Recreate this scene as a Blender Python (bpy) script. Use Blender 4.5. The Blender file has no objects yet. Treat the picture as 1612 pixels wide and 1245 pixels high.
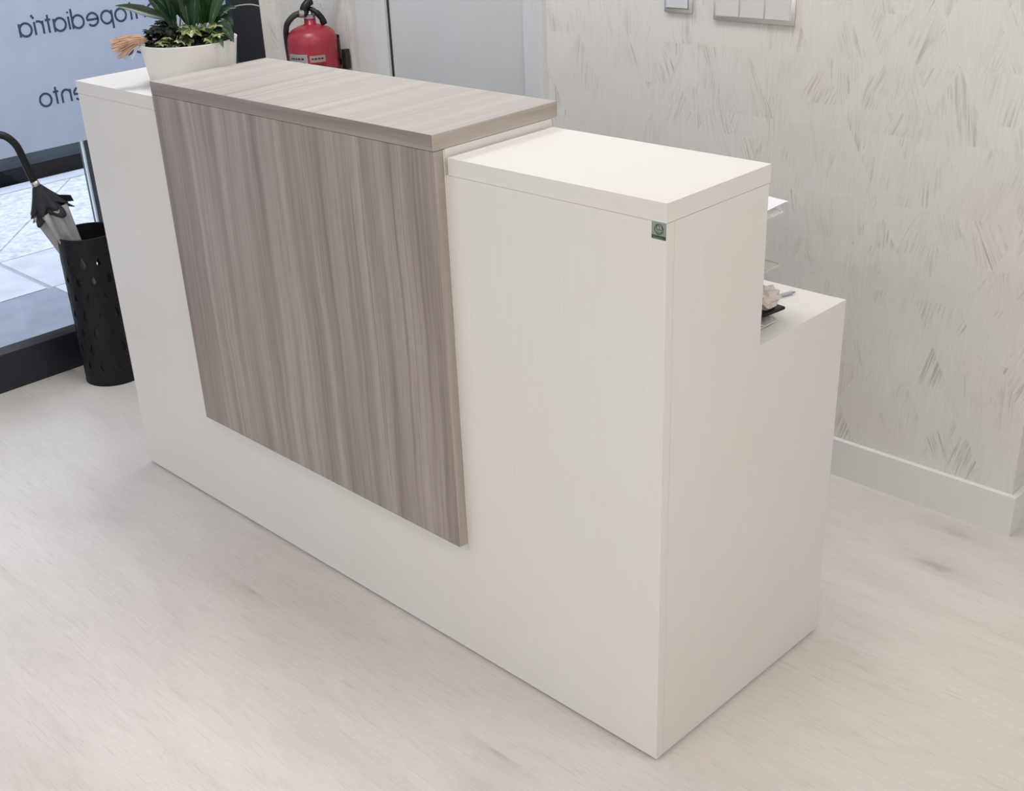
import bpy, bmesh, math, random
from mathutils import Vector, Matrix
random.seed(7)
PI = math.pi
SC = bpy.context.scene
COL = SC.collection

# ------------------------------------------------------------------ camera
cam_d = bpy.data.cameras.new('camera'); cam = bpy.data.objects.new('camera', cam_d); COL.objects.link(cam)
cam_d.sensor_width = 36.0; cam_d.sensor_fit = 'HORIZONTAL'
cam_d.lens = 36.0 * 1894.12 / 1612.0
cam_d.shift_x = (806 - 735) / 1612.0
cam_d.shift_y = (675 - 622.5) / 1612.0
cam_d.clip_start = 0.02
RX = Vector((0.692838067, 0.7189559006, -0.0554781559))
RY = -Vector((0.2903108831, -0.3485342441, -0.8912033841))
RZ = -Vector((-0.6600719688, 0.6013537175, -0.4501985145))
m = Matrix((RX, RY, RZ)).transposed().to_4x4()
m.translation = Vector((1.0860371835, -1.4261540769, 1.6280030374))
cam.matrix_world = m
SC.camera = cam

# ------------------------------------------------------------------ world, lamps, exposure
SC.view_settings.view_transform = 'Standard'
SC.view_settings.look = 'None'
SC.view_settings.gamma = 1.0
SC.view_settings.exposure = 0.0
SC.view_settings.use_curve_mapping = False
w = bpy.data.worlds.new('overcast_sky'); SC.world = w; w.use_nodes = True
bg = w.node_tree.nodes['Background']
bg.inputs['Color'].default_value = (0.80, 0.875, 1.0, 1); bg.inputs['Strength'].default_value = 1.72

def area(name, loc, sx, sy, power, color=(1, 0.982, 0.962)):
    d = bpy.data.lights.new(name, 'AREA'); d.shape = 'RECTANGLE'; d.size = sx; d.size_y = sy
    d.energy = power; d.color = color
    o = bpy.data.objects.new(name, d); COL.objects.link(o); o.location = loc
    return o
LIGHTS = [(1.7, -1.3, 19.8), (-0.2, -1.3, 3.5), (-1.9, -1.3, 3.5), (-1.9, 0.40, 18), (-0.45, 0.40, 10.2), (1.5, 0.55, 15),
          (-0.6, -2.8, 18), (1.7, -2.9, 21), (-1.9, -2.9, 11), (1.3, 2.2, 3)]
for x, y, p in LIGHTS:
    area('ceiling_light', (x, y, 2.585), 0.58, 0.58, p * 0.965)

# ------------------------------------------------------------------ node helpers
def new_mat(name):
    mt = bpy.data.materials.new(name); mt.use_nodes = True
    nt = mt.node_tree; b = nt.nodes['Principled BSDF']
    return mt, nt, b
def N(nt, typ, **kw):
    n = nt.nodes.new(typ)
    for k, v in kw.items():
        if k.startswith('i_'):
            key = k[2:]; key = int(key) if key.isdigit() else key
            n.inputs[key].default_value = v
        else: setattr(n, k, v)
    return n
def L(nt, a, b): nt.links.new(a, b)
def mth(nt, op, a, b=None, c=None, clamp=False):
    n = nt.nodes.new('ShaderNodeMath'); n.operation = op; n.use_clamp = clamp
    for i, v in enumerate((a, b, c)):
        if v is None: continue
        if isinstance(v, (int, float)): n.inputs[i].default_value = v
        else: L(nt, v, n.inputs[i])
    return n.outputs[0]
def ramp(nt, fac, stops, interp='LINEAR'):
    r = nt.nodes.new('ShaderNodeValToRGB'); r.color_ramp.interpolation = interp
    el = r.color_ramp.elements
    while len(el) < len(stops): el.new(0.5)
    for e, (p, c) in zip(el, stops):
        e.position = p; e.color = (c, c, c, 1) if isinstance(c, (int, float)) else (*c, 1)
    L(nt, fac, r.inputs[0]); return r.outputs[0]
def mixc(nt, fac, a, b, mode='MIX'):
    n = nt.nodes.new('ShaderNodeMix'); n.data_type = 'RGBA'; n.blend_type = mode
    for i, v in ((0, fac), (6, a), (7, b)):
        if isinstance(v, (int, float)): n.inputs[i].default_value = v
        elif isinstance(v, tuple): n.inputs[i].default_value = (*v, 1)
        else: L(nt, v, n.inputs[i])
    return n.outputs[2]
def coords(nt, scale=(1, 1, 1), rot=(0, 0, 0), loc=(0, 0, 0)):
    tc = nt.nodes.new('ShaderNodeTexCoord'); mp = nt.nodes.new('ShaderNodeMapping')
    L(nt, tc.outputs['Object'], mp.inputs[0])
    mp.inputs['Scale'].default_value = scale; mp.inputs['Rotation'].default_value = rot; mp.inputs['Location'].default_value = loc
    return mp.outputs[0]
def noise(nt, vec, scale=1, detail=4, rough=0.55, dist=0):
    n = nt.nodes.new('ShaderNodeTexNoise'); n.inputs['Scale'].default_value = scale
    n.inputs['Detail'].default_value = detail; n.inputs['Roughness'].default_value = rough
    n.inputs['Distortion'].default_value = dist
    L(nt, vec, n.inputs['Vector']); return n.outputs['Fac']
def bump(nt, b, h, strength=0.2, dist=0.002):
    n = nt.nodes.new('ShaderNodeBump'); n.inputs['Strength'].default_value = strength; n.inputs['Distance'].default_value = dist
    L(nt, h, n.inputs['Height']); L(nt, n.outputs[0], b.inputs['Normal'])
def plain(name, col, rough=0.5, metal=0, spec=0.5, var=0.04, scale=18):
    mt, nt, b = new_mat(name)
    f = noise(nt, coords(nt), scale, 4)
    c2 = tuple(min(1, c * (1 + var)) for c in col); c1 = tuple(c * (1 - var) for c in col)
    L(nt, ramp(nt, f, [(0.3, c1), (0.7, c2)]), b.inputs['Base Color'])
    b.inputs['Roughness'].default_value = rough; b.inputs['Metallic'].default_value = metal
    b.inputs['Specular IOR Level'].default_value = spec
    return mt

# ------------------------------------------------------------------ materials
def laminate_white(name, vertical='z'):
    mt, nt, b = new_mat(name)
    s = {'z': (260, 260, 7), 'x': (7, 260, 260)}[vertical]
    f = noise(nt, coords(nt, s), 1, 3, 0.6)
    g = noise(nt, coords(nt), 3, 2)
    c = ramp(nt, f, [(0.25, (0.720, 0.706, 0.684)), (0.75, (0.748, 0.734, 0.712))])
    c = mixc(nt, ramp(nt, g, [(0.35, 0.0), (0.65, 1.0)]), c, mixc(nt, 1.0, c, (1.0, 0.985, 0.975), 'MULTIPLY'))
    L(nt, c, b.inputs['Base Color'])
    b.inputs['Roughness'].default_value = 0.42; b.inputs['Specular IOR Level'].default_value = 0.4
    bump(nt, b, f, 0.06, 0.0006)
    return mt

def wood_laminate(name, across, along, strength=1.0, bands=True, base=None):
    """streaked grey-brown ash print; across/along are axis letters"""
    mt, nt, b = new_mat(name)
    ax = {'x': 0, 'y': 1, 'z': 2}
    def sc(a, l, other=1.0):
        v = [other, other, other]; v[ax[across]] = a; v[ax[along]] = l; return tuple(v)
    # gentle wander of the streaks
    wob = noise(nt, coords(nt, sc(3.0, 2.2)), 1, 2)
    tc = nt.nodes.new('ShaderNodeTexCoord'); sp = nt.nodes.new('ShaderNodeSeparateXYZ'); L(nt, tc.outputs['Object'], sp.inputs[0])
    a = mth(nt, 'ADD', sp.outputs[ax[across]], mth(nt, 'MULTIPLY', mth(nt, 'SUBTRACT', wob, 0.5), 0.035))
    cb = nt.nodes.new('ShaderNodeCombineXYZ'); L(nt, a, cb.inputs[0]); L(nt, sp.outputs[ax[along]], cb.inputs[1])
    def mp(s1, s2, off=0):
        m_ = nt.nodes.new('ShaderNodeMapping'); m_.inputs['Scale'].default_value = (s1, s2, 1); m_.inputs['Location'].default_value = (off, off, 0)
        L(nt, cb.outputs[0], m_.inputs[0]); return m_.outputs[0]
    broad = noise(nt, mp(24, 0.55), 1, 2.5, 0.5)
    mid = noise(nt, mp(75, 1.0, 5), 1, 3, 0.6)
    fine = noise(nt, mp(420, 9, 9), 1, 4, 0.65)
    thin = noise(nt, mp(95, 0.8, 20), 1, 1, 0.5)
    line = ramp(nt, thin, [(0.0, 0.0), (0.29, 0.0), (0.335, 1.0), (1, 1.0)])
    v = mth(nt, 'ADD', mth(nt, 'MULTIPLY', broad, 0.52), mth(nt, 'ADD', mth(nt, 'MULTIPLY', mid, 0.26), mth(nt, 'MULTIPLY', fine, 0.24)))
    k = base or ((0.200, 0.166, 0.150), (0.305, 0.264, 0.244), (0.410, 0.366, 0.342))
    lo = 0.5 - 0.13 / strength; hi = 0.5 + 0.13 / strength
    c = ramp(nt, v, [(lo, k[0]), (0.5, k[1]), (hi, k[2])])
    if bands:
        c = mixc(nt, mth(nt, 'MULTIPLY', mth(nt, 'SUBTRACT', 1.0, line), 0.45), c, (0.17, 0.135, 0.12))
    L(nt, c, b.inputs['Base Color'])
    b.inputs['Roughness'].default_value = 0.44; b.inputs['Specular IOR Level'].default_value = 0.42
    bump(nt, b, fine, 0.12, 0.0008)
    return mt

def floor_mat():
    mt, nt, b = new_mat('whitewashed_oak_floor')
    tc = nt.nodes.new('ShaderNodeTexCoord'); sp = nt.nodes.new('ShaderNodeSeparateXYZ'); L(nt, tc.outputs['Object'], sp.inputs[0])
    x, y = sp.outputs[0], sp.outputs[1]
    row = mth(nt, 'FLOOR', mth(nt, 'DIVIDE', y, 0.185))
    wn = nt.nodes.new('ShaderNodeTexWhiteNoise'); wn.noise_dimensions = '1D'; L(nt, row, wn.inputs['W'])
    xs = mth(nt, 'ADD', x, mth(nt, 'MULTIPLY', wn.outputs[0], 7.3))
    cb = nt.nodes.new('ShaderNodeCombineXYZ'); L(nt, xs, cb.inputs[0]); L(nt, y, cb.inputs[1]); L(nt, mth(nt, 'MULTIPLY', row, 3.17), cb.inputs[2])
    def mp(sx, sy, sz=1.0):
        m_ = nt.nodes.new('ShaderNodeMapping'); m_.inputs['Scale'].default_value = (sx, sy, sz); L(nt, cb.outputs[0], m_.inputs[0]); return m_.outputs[0]
    cl0 = nt.nodes.new('ShaderNodeMapping'); cl0.inputs['Scale'].default_value = (1.5, 5.0, 1); L(nt, tc.outputs['Object'], cl0.inputs[0])
    cloud = mth(nt, 'ADD', mth(nt, 'MULTIPLY', noise(nt, mp(1.7, 6.0), 1, 4, 0.55, 0.4), 0.3), mth(nt, 'MULTIPLY', noise(nt, cl0.outputs[0], 1, 5, 0.6, 0.6), 0.7))
    # cathedral figure: rings of a distorted low noise
    fig = noise(nt, mp(1.5, 8.0), 1, 1.5, 0.4, 0.3)
    ring = mth(nt, 'FRACT', mth(nt, 'MULTIPLY', fig, 26))
    ring = mth(nt, 'ABSOLUTE', mth(nt, 'SUBTRACT', ring, 0.5))
    fine = noise(nt, mp(16, 330), 1, 4, 0.65)
    pores = ramp(nt, noise(nt, mp(11, 170), 1, 3, 0.7), [(0.56, 0.0), (0.70, 1.0)])
    vr = nt.nodes.new('ShaderNodeTexVoronoi'); vr.inputs['Scale'].default_value = 1.0; vr.inputs['Randomness'].default_value = 1.0
    L(nt, mp(1.9, 4.6), vr.inputs['Vector'])
    sel = nt.nodes.new('ShaderNodeSeparateXYZ'); L(nt, vr.outputs['Color'], sel.inputs[0])
    keep = mth(nt, 'GREATER_THAN', sel.outputs[0], 0.5)
    kd = mth(nt, 'ADD', vr.outputs['Distance'], mth(nt, 'MULTIPLY', mth(nt, 'SUBTRACT', noise(nt, mp(20, 60), 1, 3, 0.6), 0.5), 0.10))
    knot = mth(nt, 'MULTIPLY', keep, ramp(nt, kd, [(0.0, 1.0), (0.07, 0.75), (0.12, 0.12), (0.28, 0.0)]))
    halo = mth(nt, 'MULTIPLY', keep, ramp(nt, kd, [(0.0, 1.0), (0.33, 0.0)]))
    c = ramp(nt, cloud, [(0.30, (0.598, 0.555, 0.527)), (0.5, (0.678, 0.635, 0.607)), (0.72, (0.736, 0.699, 0.674))])
    c = mixc(nt, mth(nt, 'MULTIPLY', ramp(nt, ring, [(0.0, 1.0), (0.16, 0.0)]), 0.09), c, (0.43, 0.385, 0.35))
    c = mixc(nt, mth(nt, 'MULTIPLY', pores, 0.30), c, (0.43, 0.395, 0.365))
    c = mixc(nt, mth(nt, 'MULTIPLY', ramp(nt, fine, [(0.35, 1.0), (0.6, 0.0)]), 0.16), c, (0.43, 0.39, 0.36))
    c = mixc(nt, mth(nt, 'MULTIPLY', halo, 0.20), c, (0.45, 0.415, 0.375))
    c = mixc(nt, mth(nt, 'MULTIPLY', knot, 0.58), c, (0.235, 0.195, 0.17))
    L(nt, c, b.inputs['Base Color'])
    b.inputs['Roughness'].default_value = 0.40; b.inputs['Specular IOR Level'].default_value = 0.42
    bump(nt, b, fine, 0.07, 0.0008)
    return mt

def wallpaper(name, plane='xz', amount=1.0):
    """pale paper of brushed triangles"""
    mt, nt, b = new_mat(name)
    tc = nt.nodes.new('ShaderNodeTexCoord'); sp = nt.nodes.new('ShaderNodeSeparateXYZ'); L(nt, tc.outputs['Object'], sp.inputs[0])
    U = sp.outputs[0] if plane == 'xz' else sp.outputs[1]; Z = sp.outputs[2]
    masks = []; tints = []
    for (tw, th, off, thr, inten) in ((0.118, 0.108, 0.0, 0.42, 1.0), (0.185, 0.165, 3.37, 0.50, 0.9)):
        v = mth(nt, 'DIVIDE', mth(nt, 'ADD', Z, off), th)
        u = mth(nt, 'SUBTRACT', mth(nt, 'DIVIDE', mth(nt, 'ADD', U, off), tw), mth(nt, 'MULTIPLY', v, 0.5))
        fu, fv = mth(nt, 'FLOOR', u), mth(nt, 'FLOOR', v)
        ru, rv = mth(nt, 'FRACT', u), mth(nt, 'FRACT', v)
        sm = mth(nt, 'ADD', ru, rv)
        tri = mth(nt, 'GREATER_THAN', sm, 1.0)
        cid = nt.nodes.new('ShaderNodeCombineXYZ'); L(nt, fu, cid.inputs[0]); L(nt, fv, cid.inputs[1]); L(nt, mth(nt, 'ADD', tri, off), cid.inputs[2])
        wn = nt.nodes.new('ShaderNodeTexWhiteNoise'); wn.noise_dimensions = '3D'; L(nt, cid.outputs[0], wn.inputs['Vector'])
        rs = nt.nodes.new('ShaderNodeSeparateColor'); L(nt, wn.outputs['Color'], rs.inputs[0])
        ang = mth(nt, 'MULTIPLY', mth(nt, 'SUBTRACT', rs.outputs[0], 0.5), 0.95)
        pc = nt.nodes.new('ShaderNodeCombineXYZ'); L(nt, U, pc.inputs[0]); L(nt, Z, pc.inputs[1]); L(nt, mth(nt, 'MULTIPLY', rs.outputs[1], 9.0), pc.inputs[2])
        vr = nt.nodes.new('ShaderNodeVectorRotate'); vr.rotation_type = 'Z_AXIS'; L(nt, pc.outputs[0], vr.inputs['Vector']); L(nt, ang, vr.inputs['Angle'])
        def mp(sx, sy):
            m_ = nt.nodes.new('ShaderNodeMapping'); m_.inputs['Scale'].default_value = (sx, sy, 1); L(nt, vr.outputs[0], m_.inputs[0]); return m_.outputs[0]
        st = ramp(nt, noise(nt, mp(185, 8), 1, 2.5, 0.6, 0.3), [(0.46, 0.0), (0.66, 1.0)])
        patch = ramp(nt, noise(nt, mp(17, 9), 1, 2, 0.5), [(0.44, 0.0), (0.64, 1.0)])
        # stronger along one edge of the triangle
        edge = mth(nt, 'ABSOLUTE', mth(nt, 'SUBTRACT', sm, 1.0))
        ev = ramp(nt, edge, [(0.0, 1.0), (0.9, 0.35)])
        on = ramp(nt, rs.outputs[2], [(thr - 0.12, 0.0), (thr + 0.35, 1.0)])
        mk = mth(nt, 'MULTIPLY', mth(nt, 'MULTIPLY', mth(nt, 'MULTIPLY', st, patch), ev), mth(nt, 'MULTIPLY', on, inten))
        masks.append(mk); tints.append(rs.outputs[1])
    mk = mth(nt, 'MAXIMUM', masks[0], masks[1])
    pc = nt.nodes.new('ShaderNodeCombineXYZ'); L(nt, U, pc.inputs[0]); L(nt, Z, pc.inputs[1])
    big = noise(nt, pc.outputs[0], 2.3, 2)
    ink = ramp(nt, big, [(0.40, (0.27, 0.275, 0.25)), (0.5, (0.29, 0.27, 0.21)), (0.60, (0.33, 0.265, 0.235))])
    base = ramp(nt, tints[1], [(0.0, (0.705, 0.700, 0.675)), (1.0, (0.735, 0.728, 0.702))])
    base = mixc(nt, mth(nt, 'MULTIPLY', ramp(nt, big, [(0.42, 0.0), (0.62, 1.0)]), 0.4), base, (0.706, 0.659, 0.616))
    m_ = nt.nodes.new('ShaderNodeMapping'); m_.inputs['Scale'].default_value = (170, 9, 1); L(nt, pc.outputs[0], m_.inputs[0])
    fib = noise(nt, m_.outputs[0], 1, 3)
    base = mixc(nt, mth(nt, 'MULTIPLY', ramp(nt, fib, [(0.40, 1.0), (0.60, 0.0)]), 0.10), base, (0.47, 0.46, 0.43))
    c = mixc(nt, mth(nt, 'MULTIPLY', mk, 0.66 * amount), base, ink)
    L(nt, c, b.inputs['Base Color'])
    b.inputs['Roughness'].default_value = 0.62; b.inputs['Specular IOR Level'].default_value = 0.3
    bump(nt, b, mth(nt, 'SUBTRACT', fib, mk), 0.15, 0.0008)
    return mt

def glass_thin(name, tint=(0.96, 0.98, 1.0), ior=1.35):
    mt, nt, b = new_mat(name); nt.nodes.remove(b); out = nt.nodes['Material Output']
    tr = nt.nodes.new('ShaderNodeBsdfTransparent'); tr.inputs[0].default_value = (*tint, 1)
    gl = nt.nodes.new('ShaderNodeBsdfGlossy'); gl.inputs['Roughness'].default_value = 0.02
    fr = nt.nodes.new('ShaderNodeFresnel'); fr.inputs[0].default_value = ior
    mx = nt.nodes.new('ShaderNodeMixShader'); L(nt, fr.outputs[0], mx.inputs[0]); L(nt, tr.outputs[0], mx.inputs[1]); L(nt, gl.outputs[0], mx.inputs[2])
    L(nt, mx.outputs[0], out.inputs[0]); return mt
def translucent(name, col, fac, tcol=None, rough=0.5):
    mt, nt, b = new_mat(name); out = nt.nodes['Material Output']
    f = noise(nt, coords(nt), 14, 3)
    c = ramp(nt, f, [(0.3, tuple(v * 0.95 for v in col)), (0.7, tuple(min(1, v * 1.04) for v in col))])
    L(nt, c, b.inputs['Base Color']); b.inputs['Roughness'].default_value = rough
    t = nt.nodes.new('ShaderNodeBsdfTranslucent'); t.inputs[0].default_value = (*(tcol or col), 1)
    mx = nt.nodes.new('ShaderNodeMixShader'); mx.inputs[0].default_value = fac
    L(nt, b.outputs[0], mx.inputs[1]); L(nt, t.outputs[0], mx.inputs[2]); L(nt, mx.outputs[0], out.inputs[0]); return mt
def leaf_mat(name, dark, light, edge=None, edge_pos=0.62):
    """leaf coloured along its own uv: u across (0.5 = midrib), v along"""
    mt, nt, b = new_mat(name)
    uv = nt.nodes.new('ShaderNodeUVMap'); sp = nt.nodes.new('ShaderNodeSeparateXYZ'); L(nt, uv.outputs[0], sp.inputs[0])
    d = mth(nt, 'MULTIPLY', mth(nt, 'ABSOLUTE', mth(nt, 'SUBTRACT', sp.outputs[0], 0.5)), 2.0)
    n = noise(nt, coords(nt, (55, 55, 55)), 1, 3)
    dd = mth(nt, 'ADD', d, mth(nt, 'MULTIPLY', mth(nt, 'SUBTRACT', n, 0.5), 0.5))
    c = ramp(nt, dd, [(0.0, light), (0.10, dark), (1.0, tuple(v * 0.85 for v in dark))])
    if edge:
        c = mixc(nt, ramp(nt, dd, [(edge_pos - 0.07, 0.0), (edge_pos + 0.05, 1.0)]), c, edge)
    vein = nt.nodes.new('ShaderNodeTexWave'); vein.wave_type = 'BANDS'; vein.bands_direction = 'Y'
    cb = nt.nodes.new('ShaderNodeCombineXYZ'); L(nt, mth(nt, 'SUBTRACT', sp.outputs[1], mth(nt, 'MULTIPLY', d, 0.22)), cb.inputs[1])
    L(nt, cb.outputs[0], vein.inputs['Vector']); vein.inputs['Scale'].default_value = 5.0
    c = mixc(nt, mth(nt, 'MULTIPLY', vein.outputs['Fac'], 0.18), c, tuple(v * 0.55 for v in dark))
    L(nt, c, b.inputs['Base Color']); b.inputs['Roughness'].default_value = 0.38
    return mt

M_WHITE = laminate_white('white_laminate')
M_WHITE_EDGE = laminate_white('white_laminate_top', 'x')
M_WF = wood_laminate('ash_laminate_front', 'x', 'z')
M_WT = wood_laminate('ash_laminate_top_lit', 'x', 'y', 0.8, base=((0.325, 0.293, 0.277), (0.431, 0.400, 0.383), (0.515, 0.487, 0.470)))  # lighter than the front: light falling on the top is put into the colour
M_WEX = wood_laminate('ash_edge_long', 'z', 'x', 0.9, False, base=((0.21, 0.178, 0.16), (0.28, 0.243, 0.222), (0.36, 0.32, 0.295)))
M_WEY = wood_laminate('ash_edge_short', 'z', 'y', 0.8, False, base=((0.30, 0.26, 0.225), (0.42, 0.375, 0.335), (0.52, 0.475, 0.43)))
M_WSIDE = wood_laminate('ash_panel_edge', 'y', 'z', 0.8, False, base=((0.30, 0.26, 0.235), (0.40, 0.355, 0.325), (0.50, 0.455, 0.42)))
M_FLOOR = floor_mat()
M_PAPER = wallpaper('brushed_triangle_wallpaper')
M_PAPER_SIDE = wallpaper('brushed_triangle_wallpaper_side', 'yz')
M_PAINT = plain('wall_paint', (0.74, 0.725, 0.69), 0.7)
M_CEIL = plain('ceiling_paint', (0.82, 0.81, 0.79), 0.8)
M_TRIM = plain('white_trim_paint', (0.739, 0.745, 0.728), 0.4, var=0.015)
M_TRIMD = plain('white_architrave', (0.64, 0.645, 0.63), 0.4, var=0.02)
M_DOOR = plain('door_paint', (0.583, 0.592, 0.599), 0.42, var=0.03, scale=4)
M_JAMB = plain('jamb_paint', (0.63, 0.65, 0.66), 0.35, var=0.02)
M_FRAME = plain('black_powdercoat', (0.012, 0.015, 0.024), 0.38)
M_BEAD = plain('dark_grey_bead', (0.055, 0.065, 0.085), 0.35)
M_DOORBLACK = plain('door_black', (0.02, 0.02, 0.022), 0.6)  # black for the painted door gap shade and the dark bar
M_GLASS = glass_thin('window_glass')
M_VINYL = translucent('blue_vinyl', (0.56, 0.635, 0.755), 0.45, (0.70, 0.785, 0.92), 0.5)
M_LETTER = plain('navy_lettering', (0.035, 0.055, 0.13), 0.5)
M_ALU = plain('blue_grey_aluminium', (0.06, 0.08, 0.11), 0.6)
M_ALUW = plain('white_highlight', (0.9, 0.92, 0.95), 0.3)  # white for the painted highlight on the post's edge
M_POT = plain('white_ceramic', (0.76, 0.75, 0.72), 0.35, var=0.02)
M_DARKLEAF_ROUGH = 0.75
M_SOIL = plain('dark_soil', (0.012, 0.010, 0.008), 0.95, var=0.5, scale=140)
M_LEAF = leaf_mat('deep_green_leaf', (0.012, 0.045, 0.016), (0.08, 0.17, 0.06))
M_LEAF2 = leaf_mat('mid_green_leaf', (0.028, 0.08, 0.028), (0.20, 0.30, 0.13))
M_IVY = leaf_mat('variegated_ivy', (0.06, 0.14, 0.04), (0.12, 0.2, 0.07), (0.30, 0.34, 0.13), 0.50)
M_DARKLEAF = leaf_mat('dark_small_leaf', (0.017, 0.024, 0.015), (0.04, 0.05, 0.03))
M_DARKLEAF.node_tree.nodes['Principled BSDF'].inputs['Roughness'].default_value = M_DARKLEAF_ROUGH
M_DARKLEAF.node_tree.nodes['Principled BSDF'].inputs['Specular IOR Level'].default_value = 0.2
M_STEM = plain('plant_stem', (0.20, 0.27, 0.14), 0.5)
M_STEMG = plain('pale_stem', (0.30, 0.34, 0.30), 0.5)
M_DRY = plain('dry_raffia', (0.60, 0.39, 0.27), 0.7, var=0.25, scale=60)
M_RED = plain('red_enamel', (0.33, 0.026, 0.042), 0.34)
M_BLACK = plain('black_plastic', (0.007, 0.007, 0.009), 0.42, spec=0.35)
M_HOSE = plain('black_hose', (0.02, 0.022, 0.02), 0.5)
M_CHROME = plain('dull_chrome', (0.45, 0.45, 0.45), 0.3, 0.9)
M_LABEL = plain('label_paper', (0.62, 0.61, 0.58), 0.5)
M_LABEL2 = plain('label_paper_pink', (0.70, 0.50, 0.50), 0.5)
M_PRINT = plain('label_print', (0.05, 0.05, 0.05), 0.6)
M_STAND = plain('black_metal_stand', (0.0065, 0.005, 0.008), 0.5, spec=0.3)
M_CLEAR = translucent('frosty_clear_plastic', (0.50, 0.52, 0.53), 0.35, (0.6, 0.62, 0.64), 0.3)
M_CLOTH = plain('black_nylon', (0.01, 0.01, 0.015), 0.75)
M_SWITCH = plain('switch_plastic', (0.80, 0.79, 0.77), 0.3, var=0.01)
M_KEY = plain('switch_key_plastic', (0.64, 0.635, 0.63), 0.28, var=0.01)
M_KEYB = plain('bluish_switch_key', (0.63, 0.635, 0.69), 0.25, var=0.01)
M_PAPERW = plain('white_paper', (0.82, 0.82, 0.85), 0.7, var=0.01)
M_BAG = translucent('crumpled_bag', (0.80, 0.73, 0.69), 0.25)
M_STK = plain('sticker_ground', (0.27, 0.29, 0.27), 0.35, var=0.12, scale=300)
M_STKG = plain('sticker_green', (0.10, 0.22, 0.16), 0.35, var=0.1)
M_STKD = plain('sticker_dark', (0.04, 0.065, 0.05), 0.35, var=0.2)
M_SLAB = plain('pale_paving', (0.70, 0.715, 0.76), 0.7, var=0.10, scale=9)
M_SLABR = plain('rough_pale_paving', (0.74, 0.745, 0.78), 0.85, var=0.22, scale=30)
M_SLABD = plain('lilac_grey_threshold_stone', (0.30, 0.31, 0.375), 0.55, var=0.12, scale=8)
M_JOINT = plain('paving_joint', (0.52, 0.54, 0.58), 0.9)
M_RIDGE = plain('dark_slate_ridge', (0.03, 0.04, 0.052), 0.7, var=0.3, scale=3)
M_FACADE = plain('facade_render', (0.45, 0.44, 0.42), 0.8)
M_ACRYL, nt_, b_ = new_mat('clear_acrylic')
b_.inputs['Base Color'].default_value = (0.75, 0.74, 0.72, 1); b_.inputs['Roughness'].default_value = 0.5
t_n = nt_.nodes.new('ShaderNodeBsdfTransparent'); x_n = nt_.nodes.new('ShaderNodeMixShader'); x_n.inputs[0].default_value = 0.22
L(nt_, t_n.outputs[0], x_n.inputs[1]); L(nt_, b_.outputs[0], x_n.inputs[2]); L(nt_, x_n.outputs[0], nt_.nodes['Material Output'].inputs[0])
M_ACEDGE = translucent('acrylic_edge', (0.80, 0.79, 0.77), 0.3)

# ------------------------------------------------------------------ mesh helpers
def thing(name, label, cat, loc=(0, 0, 0), group=None, kind=None):
    o = bpy.data.objects.new(name, None); COL.objects.link(o); o.location = loc; o.empty_display_size = 0.05
    if label: o['label'] = label
    if cat: o['category'] = cat
    if group: o['group'] = group
    if kind: o['kind'] = kind
    return o
def worigin(o):
    v = Vector((0, 0, 0))
    while o is not None: v += o.location; o = o.parent
    return v
def obj(name, bm, mat, parent=None, label=None, cat=None, kind=None, group=None, smooth=False, bevel=0.0, origin=None, seg=1):
    """bm is in world coordinates; the object gets its origin at `origin` (or its parent's)"""
    if bevel:
        bmesh.ops.bevel(bm, geom=[e for e in bm.edges if len(e.link_faces) == 2 and e.calc_face_angle(0) > 0.5],
                        offset=bevel, segments=seg, affect='EDGES', profile=0.5)
    po = worigin(parent) if parent is not None else Vector((0, 0, 0))
    og = Vector(origin) if origin is not None else po
    bmesh.ops.translate(bm, verts=bm.verts, vec=-og)
    bmesh.ops.recalc_face_normals(bm, faces=bm.faces)
    me = bpy.data.meshes.new(name); bm.to_mesh(me); bm.free()
    mats = mat if isinstance(mat, (list, tuple)) else [mat]
    for x in mats: me.materials.append(x)
    if smooth:
        for p in me.polygons: p.use_smooth = True
    o = bpy.data.objects.new(name, me); COL.objects.link(o)
    o.parent = parent; o.location = og - po
    if label: o['label'] = label
    if cat: o['category'] = cat
    if kind: o['kind'] = kind
    if group: o['group'] = group
    return o
def box(x0, x1, y0, y1, z0, z1, bm=None, mi=0):
    bm = bm or bmesh.new()
    vs = [bm.verts.new(p) for p in ((x0, y0, z0), (x1, y0, z0), (x1, y1, z0), (x0, y1, z0), (x0, y0, z1), (x1, y0, z1), (x1, y1, z1), (x0, y1, z1))]
    for f in ((0, 3, 2, 1), (4, 5, 6, 7), (0, 1, 5, 4), (1, 2, 6, 5), (2, 3, 7, 6), (3, 0, 4, 7)):
        bm.faces.new([vs[i] for i in f]).material_index = mi
    return bm
def prism(poly, axis, a, b, bm=None):
    """poly: 2D points in the other two axes (cyclic order y,z / x,z / x,y)"""
    bm = bm or bmesh.new()
    def P(p, t):
        return {'x': (t, p[0], p[1]), 'y': (p[0], t, p[1]), 'z': (p[0], p[1], t)}[axis]
    A = [bm.verts.new(P(p, a)) for p in poly]; B = [bm.verts.new(P(p, b)) for p in poly]
    bm.faces.new(A); bm.faces.new(B[::-1]); n = len(poly)
    for i in range(n): bm.faces.new((A[i], B[i], B[(i + 1) % n], A[(i + 1) % n]))
    return bm
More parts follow.
